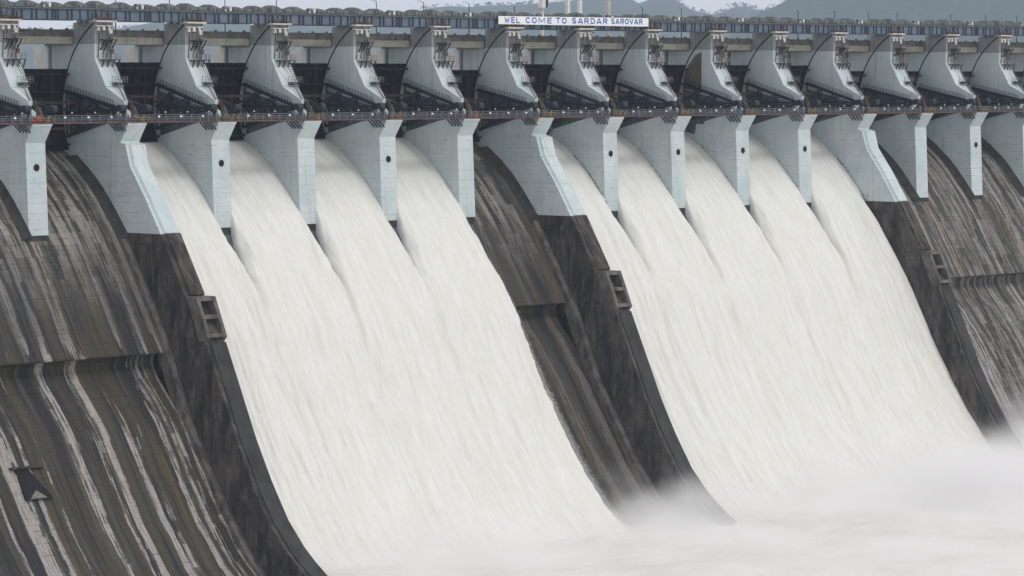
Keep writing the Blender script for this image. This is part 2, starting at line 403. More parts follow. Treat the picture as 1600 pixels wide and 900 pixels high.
chute_mid, _, _ = chute(6*P - 1, 7*P - T - 1.9, 'dry dark chute strip between the two white waterfalls', 300, 'spillway_chute', 1.9)
chute_right, _, _ = chute(12*P, 17.5*P, 'dry grey brown chute right of the second waterfall', 300, 'spillway_chute', 1.3)
for o in (chute_left, chute_mid, chute_right): o['group'] = 'dry spillway chutes'
# projecting sluice mouth low on the left chute
def on_chute(z, up=0.):
    return on_slope(z) - up
hy = on_chute(-64)
mb = MB(); zz = -63.2
sl = MB().box(-4.2, 3.4, on_chute(zz)-.9, on_chute(zz)+1.5, zz, zz+.28).build('sluice_ledge', M['wall'], chute_left); sl.location = -chute_left.location
v = [(-2.9,on_chute(zz)-.35,zz),(-.3,on_chute(zz)-.35,zz),(2.9,on_chute(-69)-.35,-68.7),(-3.4,on_chute(-69)-.35,-68.7)]
v2 = [(a,b+.6,c) for a,b,c in v]
op = MB().loft(v, v2).build('sluice_opening', M['black'], chute_left); op.location = -chute_left.location
v = [(-.4,on_chute(-67.1)-.75,-67.1),(1.5,on_chute(-68.6)-.6,-68.5),(-2.4,on_chute(-68.6)-.6,-68.5)]; v2 = [(a,b+.5,c) for a,b,c in v]
ru = MB().loft(v, v2).build('concrete_rubble', M['parapet'], chute_left); ru.location = -chute_left.location

# ------------------------------------------------------------------ piers
def pier_front(z, wall):
    if not wall: return float(np.interp(z, [-27,-21.7,-3.7], [1.1,1.3,2.1]))
    return float(np.interp(z, [-21.8,-14.5,-8.7,-4.4,-3.7], [-9.8,-5,-.6,.7,2.1]))
def make_pier(wall, drain=True):
    root = thing('spillway_pier', '', 'pier', (P,0,0), 'whitewashed piers between the gates')
    X0, X1 = -T, 0.
    b = MB()
    # upper body and cap bracket
    zb = -4.1 if wall else -3.7
    up = [(0,0),(0,-.5),(2.1,-3.7)] + ([(2.1,-4.1)] if wall else []) + [(28.6,zb),(28.6,15.3),(24.6,15.3),(24.6,-3),(23.6,-3),(23.6,15.3),(16.7,15.3),(16.7,19.9),(10,19.9),(10,12.7),(7.15,8.0),(6.7,7.1),(9.3,7.1),(9.3,3.6),(5.6,2.6),(2.6,.9),(2.4,0)]
    b.prism(up, X0, X1)
    # casting lifts with open joints
    z = zb; bot = -21.8 if wall else -21.7
    stops = sorted({zb, bot} | {zb - i*1.95 for i in range(1, 10) if zb - i*1.95 > bot + .6} | ({-8.7,-14.5,-4.4} if wall else set()), reverse=True)
    for a, c in zip(stops[:-1], stops[1:]):
        j = random.uniform(-.012, .012); y0, y1 = pier_front(a-.001, wall), pier_front(c+.001, wall)
        gp = .035
        b.prism([(y0,a-gp),(y1,c+gp),(28.6,c+gp),(28.6,a-gp)], X0+j, X1+j)
    core = [(pier_front(s, wall)+.06, s) for s in stops] + [(28.5, bot), (28.5, zb)]
    b.prism(core, X0+.06, X1-.06)
    b.build('pier_body', M['paint'], root)
    # lower fin, narrowing to its tip
    f = MB()
    A = [(-T+.03,9.6,7.09),(-.03,9.6,7.09),(-.03,9.6,3.4),(-T+.03,9.6,3.4)]
    poly = lambda h, yz: [(-T/2-h, y, z) for y, z in yz]
    yz = [(9.6,7.09),(6.85,7.09),(1.0,4.3),(1.2,3.5),(3.5,2.7),(9.6,3.9)]
    xr_ = [-.03, -.45, -3.75, -3.75, -2.6, -.03]
    f.loft([(-T+.03,y,z) for y,z in yz], [(x,y,z) for x,(y,z) in zip(xr_,yz)])
    f.build('pier_fin', M['paint'], root)
    # shade between the gate arms, painted on as a dark panel each side
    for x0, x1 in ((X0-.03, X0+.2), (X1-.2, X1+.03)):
        MB().prism([(18.3,6.1),(9.4,4.1),(9.2,3.5),(5.6,2.55),(2.7,1.0),(2.5,.25),(7.4,-.5),(18.0,-3.1)], x0, x1).build('arm_shade_panel', M['bare'], root)
    # dark footing strip along the base
    # seal track: arc about the trunnion
    for sx in (X0, X1):
        st = MB(); n = 18; a0, a1 = math.asin(3.6/19.6), math.asin(17.1/19.6)
        pts = [(.8 + 19.6*math.cos(a0+(a1-a0)*i/n), 2.7 + 19.6*math.sin(a0+(a1-a0)*i/n)) for i in range(n+1)]
        pin = [(.8 + 19.25*math.cos(a0+(a1-a0)*i/n), 2.7 + 19.25*math.sin(a0+(a1-a0)*i/n)) for i in range(n+1)]
        for i in range(n): st.prism([pts[i],pts[i+1],pin[i+1],pin[i]], sx-.05, sx+.05)
        st.build('gate_seal_track', M['steel'], root)
    if drain:
        zd = -8.55; yd = pier_front(zd, wall); e = .62
        dn = Vector((0, -1, .0)) if not wall else Vector((0,-.92,.4))
        d = MB(); c0 = Vector((-2.35, yd, zd)); d.tube(c0 + dn*.07, c0 - dn*.3, e, n=18)
        dh = d.build('drain_hole', M['black'], root)
        rg = MB(); n = 18; u = Vector((1,0,0)); v_ = dn.cross(u)
        ring = lambda r, o: [c0 + dn*o + u*r*math.cos(2*math.pi*i/n) + v_*r*math.sin(2*math.pi*i/n) for i in range(n)]
        rg.add(ring(.62,.05)+ring(.75,.05)+ring(.75,-.1), [(i,(i+1)%n,n+(i+1)%n,n+i) for i in range(n)]+[(n+i,n+(i+1)%n,2*n+(i+1)%n,2*n+i) for i in range(n)])
        rg.build('drain_rim', M['bare'], dh)
    if not wall:
        MB().prism([(1.45,-21.75),(.6,-27),(12,-27),(12,-21.75)], X0+.25, X1-.25).build('bare_footing', M['fillet'], root)
    else:
        # raised strip with a kerb on the sloping front
        r = MB(); pts = [(.55,-4.5),(-.6,-8.7),(-5,-14.5),(-9.75,-21.7)]
        r.prism([(y-.16,z+.1) for y,z in pts]+[(y+.3,z-.3) for y,z in pts[::-1]], X0+.8, X1+.04)
        r.build('front_strip', M['paint'], root)
        r = MB(); r.prism([(y-.3,z+.2) for y,z in pts]+[(y+.3,z-.3) for y,z in pts[::-1]], X0+1.05, X0+1.35)
        r.build('front_kerb', M['paint'], root)
    # cap slab lip
    MB().box(X0-.06, X1+.06, -.12, 2.5, -.42, .03).build('cap_slab', M['paint'], root)
    # top: pale bearing slab, corbels, rusty frame
    MB().box(X0-.25, X1+.25, 9.1, 10.9, 19.95, 20.28).build('bearing_slab', M['pale'], root)
    for x in (-4.2, -1.4): MB().box(x-.85, x+.85, 9.2, 10.1, 19.1, 19.32).box(x-.3, x+.3, 9.35, 10.02, 18.2, 19.1).build('corbel', M['pale'], root)
    MB().prism([(24.75,-4),(24.75,15.25),(28.4,15.25),(29.1,14.6),(29.1,-4)], -T-.12, .12).build('pier_nose', M['white'], root)
    s = MB()
    for x in (-4.9,-3.6,-2.4,-1.1,.1): s.bar((x,9.4,20.28),(x,9.4,20.95),.12); s.bar((x,10.6,20.28),(x,10.6,21.9),.2)
    s.bar((-5,9.4,20.7),(.2,9.4,20.7),.1); s.bar((-4.9,9.4,20.3),(-2.4,9.4,20.9),.12); s.bar((-1.1,9.4,20.3),(.1,9.4,20.9),.12)
    s.build('bearing_frame', M['rust'], root)
    s = MB()
    for y in (11.2, 13.2, 15.2): s.tube((-T-.3,y,20.15),(.3,y,20.15),.22,n=8)
    for y in (11.0, 14.9): s.box(-T+.2,-T+1.1,y,y+.9,19.9,20.7)
    s.build('bearing_roller', M['white'], root)
    # access platforms on the sloping face
    def platform(xa, xb, yw, z, dep, brk):
        p = MB(); p.box(xa, xb, yw-dep, yw+.02, z-.14, z); fl = p.build('access_platform', M['steel'], root)
        r = MB(); n = max(3, int((xb-xa)/.55))
        for i in range(n+1):
            x = xa + (xb-xa)*i/n; r.bar((x,yw-dep+.05,z),(x,yw-dep+.05,z+1.15),.075)
        for h in (.6, 1.12): r.bar((xa,yw-dep+.05,z+h),(xb,yw-dep+.05,z+h),.06)
        for x in (xa, xb):
            r.bar((x,yw-dep,z+1.12),(x,yw,z+1.12),.06); r.bar((x,yw-.1,z),(x,yw-.1,z+1.12),.075)
        r.build('railing', M['rail'], fl)
        for i in range(4):
            x = xa + .25 + (xb-xa-.5)*i/3; MB().bar((x,yw-dep+.15,z-.12),(x,yw+brk[0],z-brk[1]),.2).build('bracket', M['steel'], fl)
    platform(-3.6, -.25, 9.95, 16.5, 1.6, (0., 2.1))
    platform(-4.0, .55, 9.95, 12.55, 1.7, (-.9, 1.7))
    platform(-3.0, .1, 6.9, 7.95, 1.2, (.1, .7))
    # ladders and pipes
    l = MB()
    def ladder(p, q):
        p, q = Vector(p), Vector(q)
        for o in (-.28, .28): l.bar(p+Vector((o,0,0)), q+Vector((o,0,0)), .1)
        n = int((q-p).length/.5)
        for i in range(1, n): c = p.lerp(q, i/n); l.bar(c+Vector((-.28,0,0)), c+Vector((.28,0,0)), .06)
    ladder((-2.6,9.6,20.2),(-1.5,9.2,16.6)); ladder((-1.7,8.9,16.4),(-2.3,8.9,12.6)); ladder((-2.1,8.6,12.4),(-1.3,5.9,8.0)); ladder((-1.9,5.8,7.8),(-4.15,1.0,4.3))
    l.bar((-.9,9.85,19.4),(-.9,9.85,12.6),.14); l.bar((-3.1,9.85,19.4),(-3.0,9.85,16.6),.12)
    l.build('ladder', M['rail'], root)
    l = MB(); l.bar((-.55,9.7,19.9),(-1.1,9.4,16.5),.12); l.bar((-.5,9.8,16.4),(-.6,9.8,12.6),.1); l.bar((-1.4,8.2,12.4),(-.7,6.2,8.0),.12); l.bar((-2.6,6.,7.8),(-4.5,1.,4.4),.12)
    l.build('rope_guide', M['rust'], root)
    rr = random.Random(11)
    for i in range(6):
        x = -.6 - i*.62; c = MB(); y0 = 9.82 - .1*(i % 2); z0 = 19.6 - rr.uniform(0, 1)
        pts_ = [(x, y0, z0), (x + rr.uniform(-.5,.5), y0-.25, 16.6+rr.uniform(-.4,.4)), (x + rr.uniform(-.6,.6), y0-.1, 12.9)]
        for a_, b_ in zip(pts_[:-1], pts_[1:]): c.bar(a_, b_, .07 + .05*(i % 3))
        c.build('hoist_cable', M['rust'] if i % 2 else M['rail'], root)
    for x, z0 in ((-1.2,17.6),(-2.9,18.3),(-.7,13.6)): MB().box(x-.35,x+.35,9.3,9.98,z0,z0+1.0).build('control_box', M['rust'] if x > -1 else M['pale'], root)
    # deck gear at walkway level
    g = MB()
    g.prism([(.4,.05),(2.2,.05),(2.0,3.3),(1.3,3.3)], -4.55, -4.15); g.build('trunnion_plate', M['girder'], root)
    g = MB(); g.loft([(-2.0,.5,.05),(-2.0,2.2,.05),(-2.3,2.0,3.2),(-2.3,1.3,3.2)], [(-.9,.5,.05),(-.9,2.2,.05),(-1.7,2.0,3.2),(-1.7,1.3,3.2)]); g.build('trunnion_plate', M['stiff'], root)
    g = MB(); g.bar((-3.7,1.0,4.4),(-2.4,.3,.2),.22); g.bar((-3.1,1.0,4.4),(-1.8,.3,.2),.22)
    for i in range(7): t = (i+.5)/7; g.box(-3.7+1.3*t, -3.0+1.3*t, 1-.7*t-.15, 1-.7*t+.15, 4.4-4.2*t, 4.48-4.2*t)
    g.build('stair', M['rust'], root)
    g = MB()
    for x in (-3.6,-2.6,-1.6,-.6,.2): g.bar((x,-.05,.05),(x+.1,-.05,1.15),.1)
    g.bar((-3.7,-.05,1.1),(.4,-.05,1.1),.09); g.bar((-3.7,-.05,.6),(.4,-.05,.6),.08); g.bar((-3.3,.3,1.6),(-.2,.2,.3),.14); g.bar((-1.2,.4,.3),(.2,.4,1.5),.14); g.box(-1.4,-.3,.3,1.1,.1,.75)
    g.build('winch_railing', M['yellow'], root)
    # slanting struts under the walkway
    for y in (.55, 1.55, 2.55, 3.55): MB().bar((-T-1.5,y+.3,-.15),(-T+.05,y,-1.75),.2).build('walkway_strut', M['steel'], root)
    g = MB(); g.box(-T-1.6,-T,.1,4.2,-.2,-.02); g.build('walkway_bracket', M['steel'], root)
    return root
pier_plain = make_pier(False, True)
pier_blank = make_pier(False, False)
pier_wall = make_pier(True, True)
for r_, nm in ((pier_plain, 'first'),):
    pass
PL = {1:'leftmost whole white pier with a round drain hole, dry chutes on both sides',
      2:'white pier with sloping front on the left wall of the first waterfall',
      7:'white pier with sloping front between the dry strip and the second waterfall',
      12:'white pier with sloping front at the right end of the second waterfall'}
DRAIN = {1,3,5,8,9,10,11,14}
made = set()
for k in range(1, 17):
    src = pier_wall if k in (2,7,12) else (pier_plain if k in DRAIN else pier_blank)
    o = src if src not in made else copy_tree(src)
    made.add(src); o.location = (k*P, 0, 0)
    hole = 'with a round drain hole' if k in DRAIN else 'without a drain hole'
    if k == 16: lab = 'pier cut by the right edge of the photo, sixteenth from the left'
    elif k == 15: lab = 'rightmost pier with its whole fin in view, standing in the dry chute'
    else:
        side = 'in the first waterfall' if k < 6 else 'right of the first waterfall' if k == 6 else 'in the second waterfall' if k < 12 else 'on the right dry chute'
        lab = 'straight pier %s %s, %s from left' % (hole, side, ORD[k])
    o['label'] = PL.get(k, lab)
    if k == 10:
        MB().prism([(18.6,6.4),(12.9,5.2),(12.9,15.2),(15,14.2),(17.2,11.7),(18.6,9)], -T-.035, -T+.2).build('brown_unpainted_panel', M['brown'], o)
        MB().prism([(17.9,-.3),(14.5,-.2),(14.5,-1.6),(12,-1.7),(12,-2.3),(14.5,-2.3),(15,-4.8),(17.9,-4.2)], -T-.04, -T+.2).build('dark_unpainted_patch', M['bare'], o)

# ------------------------------------------------------------------ training walls with their air vents
def make_wall():
    root = thing('training_wall', '', 'wall', (2*P,0,-21.8), 'training walls beside the waterfalls')
    Z0 = 21.8
    b = MB(); top = [(y, z) for y, z in WT if z <= -21.75]
    # lifts
    zs = [z for y, z in top]; stops = [-21.83]
    zc = -21.83
    while zc > -88: zc -= 1.95; stops.append(zc)
    stops[-1] = -88.6
    for i, (a, c) in enumerate(zip(stops[:-1], stops[1:])):
        j = random.uniform(-.06, .06)
        ya, yc = wtop(a), wtop(c); back_a, back_c = on_chute(a)+6, on_chute(c)+6
        b.prism([(ya,a+Z0-.04),(yc,c+Z0+.04),(back_c,c+Z0+.04),(back_a,a+Z0-.04)], -T+j, .0)
    b.prism([(wtop(s)+.12, s+Z0) for s in stops]+[(on_chute(s)+5, s+Z0) for s in stops[::-1]], -T+.12, -.06)
    b.build('wall_body', M['wall'], root)
    # kerb along the front edge, a step back on the left
    b = MB(); pts = [(y,z+Z0) for y,z in top][0:2]
    pts = [(wtop(z), z+Z0) for z in (-21.9,-26,-30,-33.6)]
    b.prism([(y-.3,z+.2) for y,z in pts]+[(y+.4,z-.3) for y,z in pts[::-1]], -T+1.3, .05); b.build('front_strip', M['wall'], root)
    pts = [(wtop(z), z+Z0) for z in np.linspace(-42.6,-88,20)]
    b = MB(); b.prism([(y-.25,z+.15) for y,z in pts]+[(y+.4,z-.3) for y,z in pts[::-1]], -T+1.0, .05); b.build('front_strip', M['front'], root)
    # buttress steps on the left side
    b = MB()
    pts = [(wtop(z)+4.2, z+Z0) for z in np.linspace(-24,-86,18)]
    b.prism([(y,z) for y,z in pts]+[(y+9,z) for y,z in pts[::-1]], -T-.35, -T+.1); b.build('side_step', M['wall'], root)
    # ledge along the foot of the wall
    b = MB(); pts = [(on_slope(z)-1.3, z+Z0) for z in np.linspace(-23,-86,26)]
    b.prism(pts+[(y+3,z) for y,z in pts[::-1]], -T-1.95, -T-.6); b.build('base_ledge', M['ledge'], root)
    # air vent: a frame with two square mouths facing downstream
    Y = lambda z: float(np.interp(z, [-41.4,-33.7], [-23.6,-20.2]))
    v = MB(); xl, xr = -T-.12, .12
    side = [(-20.3,-33.7),(-23.7,-41.4),(-23.0,-42.2),(-21.2,-42.2),(-17.4,-33.7)]
    for x0, x1 in ((xl, xl+.85), (xr-.85, xr)): v.prism([(y,z+Z0) for y,z in side], x0, x1)
    for za, zb in ((-33.72,-34.5),(-37.2,-37.9),(-40.7,-41.42)):
        v.prism([(Y(za)+.02,za+Z0),(Y(zb)+.02,zb+Z0),(Y(zb)+2.6,zb+Z0),(Y(za)+2.6,za+Z0)], xl+.8, xr-.8)
    v.build('vent_frame', M['ledge'], root)
    v = MB(); v.prism([(Y(-34)+2.0,-34+Z0),(Y(-41.3)+2.0,-41.3+Z0),(Y(-41.3)+2.5,-41.3+Z0),(Y(-34)+2.5,-34+Z0)], xl+.7, xr-.7); v.build('vent_back', M['fillet'], root)
    return root
wl = make_wall(); wl['label'] = 'dark training wall along the left edge of the first waterfall'
dup(wl, (7*P,0,-21.8), 'dark training wall along the left edge of the second waterfall')
dup(wl, (12*P,0,-21.8), 'dark training wall along the right edge of the second waterfall')

# dark fillets where dry chutes meet piers
def fillet(k, z1, label):
    zs_ = np.linspace(-7, z1, 26); rv = []
    b = MB()
    A = []; B = []
    for i, z in enumerate(zs_):
        y = on_slope(z); wd = 1.9 if z > -40 else 1.2
        A.append((y, z))
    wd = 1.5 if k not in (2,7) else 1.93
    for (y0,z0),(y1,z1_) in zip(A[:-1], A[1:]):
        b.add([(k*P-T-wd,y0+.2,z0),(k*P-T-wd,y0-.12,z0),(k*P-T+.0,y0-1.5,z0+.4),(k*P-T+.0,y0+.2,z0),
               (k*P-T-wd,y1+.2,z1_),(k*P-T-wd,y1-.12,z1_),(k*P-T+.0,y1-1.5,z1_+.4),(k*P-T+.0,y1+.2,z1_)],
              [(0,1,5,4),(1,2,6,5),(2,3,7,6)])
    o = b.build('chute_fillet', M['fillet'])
    return tag(o, label, 'fillet', 'dark fillets along the pier feet')
for k in (1,2,7,13,14,15,16):
    fillet(k, -22.5 if k not in (2,7) else -86, 'dark concrete fillet along the left foot of the %s pier from the left' % ORD[k])

# ------------------------------------------------------------------ radial gates
def make_gate():
    root = thing('radial_gate', '', 'gate', (1.5*P-T/2, .8, 2.7), 'radial gates between the piers')
    W = (P-T)/2 - .12; Rr = 19.5; a0, a1 = R(-25.5), R(24)
    s = MB(); n = 14
    pa = [(Rr*math.cos(a0+(a1-a0)*i/n), Rr*math.sin(a0+(a1-a0)*i/n)) for i in range(n+1)]
    pb = [(y*.985, z*.985) for y, z in pa]
    for i in range(n): s.prism([pa[i],pa[i+1],pb[i+1],pb[i]], -W, W)
    s.build('skin_plate', M['gate'], root)
    for i in (1,4,7,10,13):
        y, z = pa[i]; MB().box(-W+.1, W-.1, y*.985-1.1, y*.985, z-.18, z+.18).build('gate_girder', M['gate'], root)
    for j in range(7):
        x = -W + .8 + j*(2*W-1.6)/6; b = MB()
        for i in range(n): b.prism([pb[i],pb[i+1],(pb[i+1][0]*.975,pb[i+1][1]*.975),(pb[i][0]*.975,pb[i][1]*.975)], x-.1, x+.1)
        b.build('gate_rib', M['gate'], root)
    for sx in (-1, 1):
        x = sx*(W-.75); a = MB()
        U, Mi, Lo = Vector((x,17.3,3.45)), Vector((x,17.6,-1.1)), Vector((x,16.9,-5.7)); O = Vector((x,.3,0))
        a.bar(O,U,.55,.6); a.bar(O,Mi,.45,.45); a.bar(O,Lo,.55,.55)
        up = lambda y: O.lerp(U,(y-.3)/17.); mi = lambda y: O.lerp(Mi,(y-.3)/17.3); lo = lambda y: O.lerp(Lo,(y-.3)/16.6)
        for y in (7.2,7.9,12.4,13.2,17.0): a.bar(up(y),mi(y),.26)
        for y in (8.2,13.2,17.0): a.bar(mi(y),lo(y),.26)
        a.bar(mi(17),up(12.8),.26); a.bar(mi(12.4),up(7.9),.26); a.bar(mi(17),lo(12.8),.26); a.bar(mi(12.4),lo(7.9),.26)
        ar = a.build('gate_arm', M['steel'], root)
        r = MB()
        for i in range(17):
            y = 2.2+i*.92; p = up(y)+Vector((-sx*0-.3,0,.3)); r.bar(p, p+Vector((0,0,1.05)), .08)
        for h in (.6, 1.05): r.bar(up(2.2)+Vector((-.3,0,.3+h)), up(16.9)+Vector((-.3,0,.3+h)), .07)
        r.bar(up(2.2)+Vector((-.2,0,.36)), up(16.9)+Vector((-.2,0,.36)), .9,.1)
        r.build('stair_railing', M['steel'], ar)
        MB().tube((x-.7*1,0,0),(x+.7,0,0),.85,n=14).build('trunnion_hub', M['steel'], root)
    b = MB(); b.bar((-W+1,14.2,1.2),(W-1,14.2,1.2),.5); b.bar((-W+1,14.0,-4),(W-1,14.,-4),.5); b.build('cross_beam', M['darkrust'], root)
    b = MB()
    for x in (-3.2, 3.6): MB().box(x-.35,x+.35,15.2,15.6,-.8,1.0).tube((x,15.4,.9),(x,15.4,8),.07,n=5).build('hoist_chain', M['darkrust'], root)
    return root
g0 = make_gate(); first = True
for k in range(0, 17):
    o = g0 if first else copy_tree(g0); first = False
    o.location = ((k+.5)*P + (P-T)/2 - (P/2), .8, 2.7)
    op = 2 <= k <= 5 or 7 <= k <= 11
    o.rotation_euler = (R(4.5) if op else 0, 0, 0)
    o['label'] = ('raised dark steel gate above the water ' if op else 'closed dark steel gate above the dry chute ') + bay(k)

# ------------------------------------------------------------------ walkway spans
def make_walk():
    root = thing('walkway_span', '', 'walkway', (P,0,0), 'walkway spans along the pier caps')
    Lw = P - .06
    MB().box(0, Lw, -.14, 1.7, .035, .14).build('walkway_deck', M['steel'], root)
    MB().box(0, Lw, -.24, -.145, -.08, .2).build('edge_beam', M['edge'], root)
    for y, nm in ((-.1, 'f'), (1.65, 'b')):
        r = MB()
        for h in (.5,.9,1.35): r.bar((0,y,.14+h),(Lw,y,.14+h),.075)
        n = 11
        for i in range(n):
            x = .8+i*(Lw-1.6)/(n-1); r.bar((x,y,.14),(x-.12,y,1.55),.12)
        r.build('railing', M['rail'], root)
    MB().box(.4, Lw-4.5, .3, .36, .15, 1.2).build('mesh_panel', M['stiff'], root)
    for x in (3.1, 8.9, 14.7):
        l = MB(); l.bar((x,-.05,.15),(x,-.05,2.0),.09); p = l.build('lamp_post', M['rail'], root)
        MB().box(x-.2,x+.2,-.35,-.05,.95,1.3).build('lamp_head', M['white'], p)
        MB().tube((x+1.9,0,1.9),(x+1.9,0,2.2),.2,.08,n=8).build('lamp_globe', M['pale'], p)
    return root
w0 = make_walk()
for k in range(0, 17):
    o = w0 if k == 0 else copy_tree(w0)
    o.location = (k*P + (.0), 0, 0); o['label'] = 'dark railed walkway span ' + bay(k) + ' at cap level'
mb = MB(); rn = random.Random(5)
for i in range(9):
    x = rn.uniform(-.9,.9); z = rn.uniform(0,.7); mb.tube((x-.35,rn.uniform(-.2,.2),z),(x+.35,rn.uniform(-.2,.2),z+rn.uniform(-.1,.25)),.34,.22,n=8)
o = mb.build('cloth_bundle', M['red'], smooth=True, loc=(20.3,.35,.5)); tag(o, 'red orange cloth bundle on the walkway at the leftmost pier', 'bundle')
mb = MB().tube((0,0,0),(0,0,1.1),.55,n=14).tube((0,0,1.1),(0,0,1.2),.58,n=14).tube((0,0,.5),(0,0,.56),.58,n=14)
o = mb.build('drum', M['blue'], loc=(232.6,.5,.15)); tag(o, 'small blue drum on the walkway at the tenth pier', 'drum')

# ------------------------------------------------------------------ hoist bridge: steel girders, hoist covers, banner
def sag(x): return .42*((x-190)/175)**2
def make_girder():
    root = thing('bridge_girder', '', 'girder', (P-2.3,0,20), 'steel girder spans of the hoist bridge')
    Lg = P-.12
    for y in (10.7, 15.6):
        pf = [(0,.62),(1.6,.62),(3.6,0),(Lg-3.6,0),(Lg-1.6,.62),(Lg,.62),(Lg,2.0),(0,2.0)]
        MB().loft([(x,y,z) for x,z in pf],[(x,y+.12,z) for x,z in pf]).build('girder_web', M['girder'], root)
        f = MB(); f.box(0,Lg,y-.32,y+.4,2.0,2.14); f.box(3.6,Lg-3.6,y-.28,y+.4,-.12,0)
        f.bar((1.6,y+.05,.56),(3.6,y+.05,-.06),.66,.12); f.bar((Lg-1.6,y+.05,.56),(Lg-3.6,y+.05,-.06),.66,.12); f.box(0,1.6,y-.28,y+.4,.5,.62); f.box(Lg-1.6,Lg,y-.28,y+.4,.5,.62)
        f.build('girder_flange', M['stiff'], root)
    for x in (1.6,3.6,6.1,7.2,9.9,11.2,11.9,12.6,15.0,16.1,18.2,20.2,22.1):
        z0 = .62 if x < 2 or x > 22 else .02
        MB().box(x-.11,x+.11,10.42,10.7,z0,2.0).build('girder_stiffener', M['stiff'], root)
    MB().box(0,Lg,10.4,16,2.145,2.3).build('girder_deck', M['cover'], root)
    return root
g1 = make_girder()
for k in range(0, 17):
    o = g1 if k == 0 else copy_tree(g1); x = k*P-2.3
    o.location = (x, 0, 19.98+sag(x)); o['label'] = 'blue grey ribbed steel girder span above the gate ' + bay(k)
def make_cover(Lc, h1, h2, seed):
    root = thing('hoist_cover', '', 'hoist cover', (0,0,0), 'hoist covers on top of the steel bridge')
    rr = random.Random(seed)
    pf = [(0,0),(.0,h1*.62),(.12,h1*.9),(.4,h1),(.75,h1*.97),(1.9,h1*.55+h2*.4),(2.4,h2),(Lc*.9,h2*.85),(Lc,h2*.6),(Lc,0)]
    b = MB(); ys = (11.1, 11.35, 13.6, 14.9); sc = (.9, 1.0, 1.02, .8)
    sec = [[(x, y, z*s) for x, z in pf] for y, s in zip(ys, sc)]
    n = len(pf)
    for i in range(3): b.add(sec[i]+sec[i+1], [(j,j+n,j+1+n,j+1) for j in range(n-1)])
    b.add(sec[0], [tuple(range(n))]); b.add(sec[-1], [tuple(range(n))])
    b.build('cover_hood', M['cover'], root)
    r = MB()
    for x in (.9, Lc*.5, Lc-.35): r.box(x-.06,x+.06,11.0,11.12,0,h2*.8)
    r.box(.05,Lc-.05,10.98,11.1,.02,.2); r.build('cover_rib', M['stiff'], root)
    return root
def make_motor():
    root = thing('hoist_motor', '', 'hoist motor', (0,0,0), 'open hoist motors on top of the steel bridge')
    MB().box(0,2.3,11.2,13.4,0,.25).build('motor_base', M['cover'], root)
    MB().tube((.3,11.9,.75),(1.5,11.9,.75),.5,n=12).build('motor_drum', M['cover'], root)
    MB().box(1.6,2.1,11.3,12.2,.25,1.05).build('motor_box', M['white'], root)
    MB().box(.2,.5,11.1,11.5,.25,.55).build('motor_switch', M['white'], root)
    return root
cv = [make_cover(6.2,1.65,1.05,1), make_cover(3.7,1.5,.95,2), make_cover(5.4,1.2,.8,3), make_cover(3.8,1.5,.95,4)]
mo = make_motor(); COFF = [-3.4, 2.95, 9.6, 15.2]
for k in range(0, 17):
    for i in range(4):
        o = cv[i] if k == 0 else copy_tree(cv[i]); x = k*P + COFF[i] + (.0)
        o.location = (x, 0, 22.28+sag(x)); o['label'] = 'grey green hoist cover, %s of four on the girder %s' % (ORD[i+1], bay(k))
    o = mo if k == 0 else copy_tree(mo); x = k*P + 7.0
    o.location = (x, 0, 22.28+sag(x)); o['label'] = 'open hoist motor with white box on the girder ' + bay(k)

# banner
bn = thing('welcome_banner', 'long white banner with blue capital letters hung on the steel bridge', 'banner', (159, 9.85, 20.9))
b = MB(); b.loft([(0,0,0),(51.3,0,.02),(51.3,0,2.0),(0,0,1.82)], [(0,.12,0),(51.3,.12,.02),(51.3,.12,2.0),(0,.12,1.82)]); b.build('banner_sheet', M['banner'], bn)
f = MB(); f.bar((-.02,.02,0),(-.02,.02,1.85),.14); f.bar((51.32,.02,0),(51.32,.02,2.0),.14)
for x in range(4, 50, 9): f.bar((x,.25,.3),(x,.9,.3),.1); f.bar((x,.25,1.5),(x,.9,1.5),.1)
f.build('banner_frame', M['stiff'], bn)
def arc(cx, cy, rx, ry, a0, a1, n=9): return [(cx+rx*math.cos(R(a0+(a1-a0)*i/n)), cy+ry*math.sin(R(a0+(a1-a0)*i/n))) for i in range(n+1)]
GL = {'W':[[(.1,1),(.3,.02)],[(.3,.02),(.5,.8)],[(.5,.8),(.7,.02)],[(.7,.02),(.9,1)]],'E':[[(.16,0),(.16,1)],[(.16,.92),(.86,.92)],[(.16,.5),(.78,.5)],[(.16,.08),(.86,.08)]],
      'L':[[(.16,0),(.16,1)],[(.16,.08),(.86,.08)]],'C':[arc(.53,.5,.37,.42,48,312,14)],'O':[arc(.5,.5,.38,.42,0,360,18)],'M':[[(.12,0),(.12,1)],[(.12,.96),(.5,.2)],[(.5,.2),(.88,.96)],[(.88,0),(.88,1)]],
      'T':[[(.08,.92),(.92,.92)],[(.5,0),(.5,1)]],'S':[arc(.5,.72,.32,.2,30,270,9)+arc(.5,.28,.32,.2,90,-150,9)],'A':[[(.08,0),(.48,.98)],[(.52,.98),(.92,0)],[(.24,.28),(.76,.28)]],
      'R':[[(.16,0),(.16,1)],[(.16,.92)]+arc(.55,.7,.29,.22,90,-90,8)+[(.16,.48)],[(.5,.46),(.88,.0)]],'D':[[(.16,0),(.16,1)],[(.16,.92)]+arc(.42,.5,.44,.42,90,-90,9)+[(.16,.08)]],'V':[[(.08,1),(.5,.04)],[(.5,.04),(.92,1)]]}
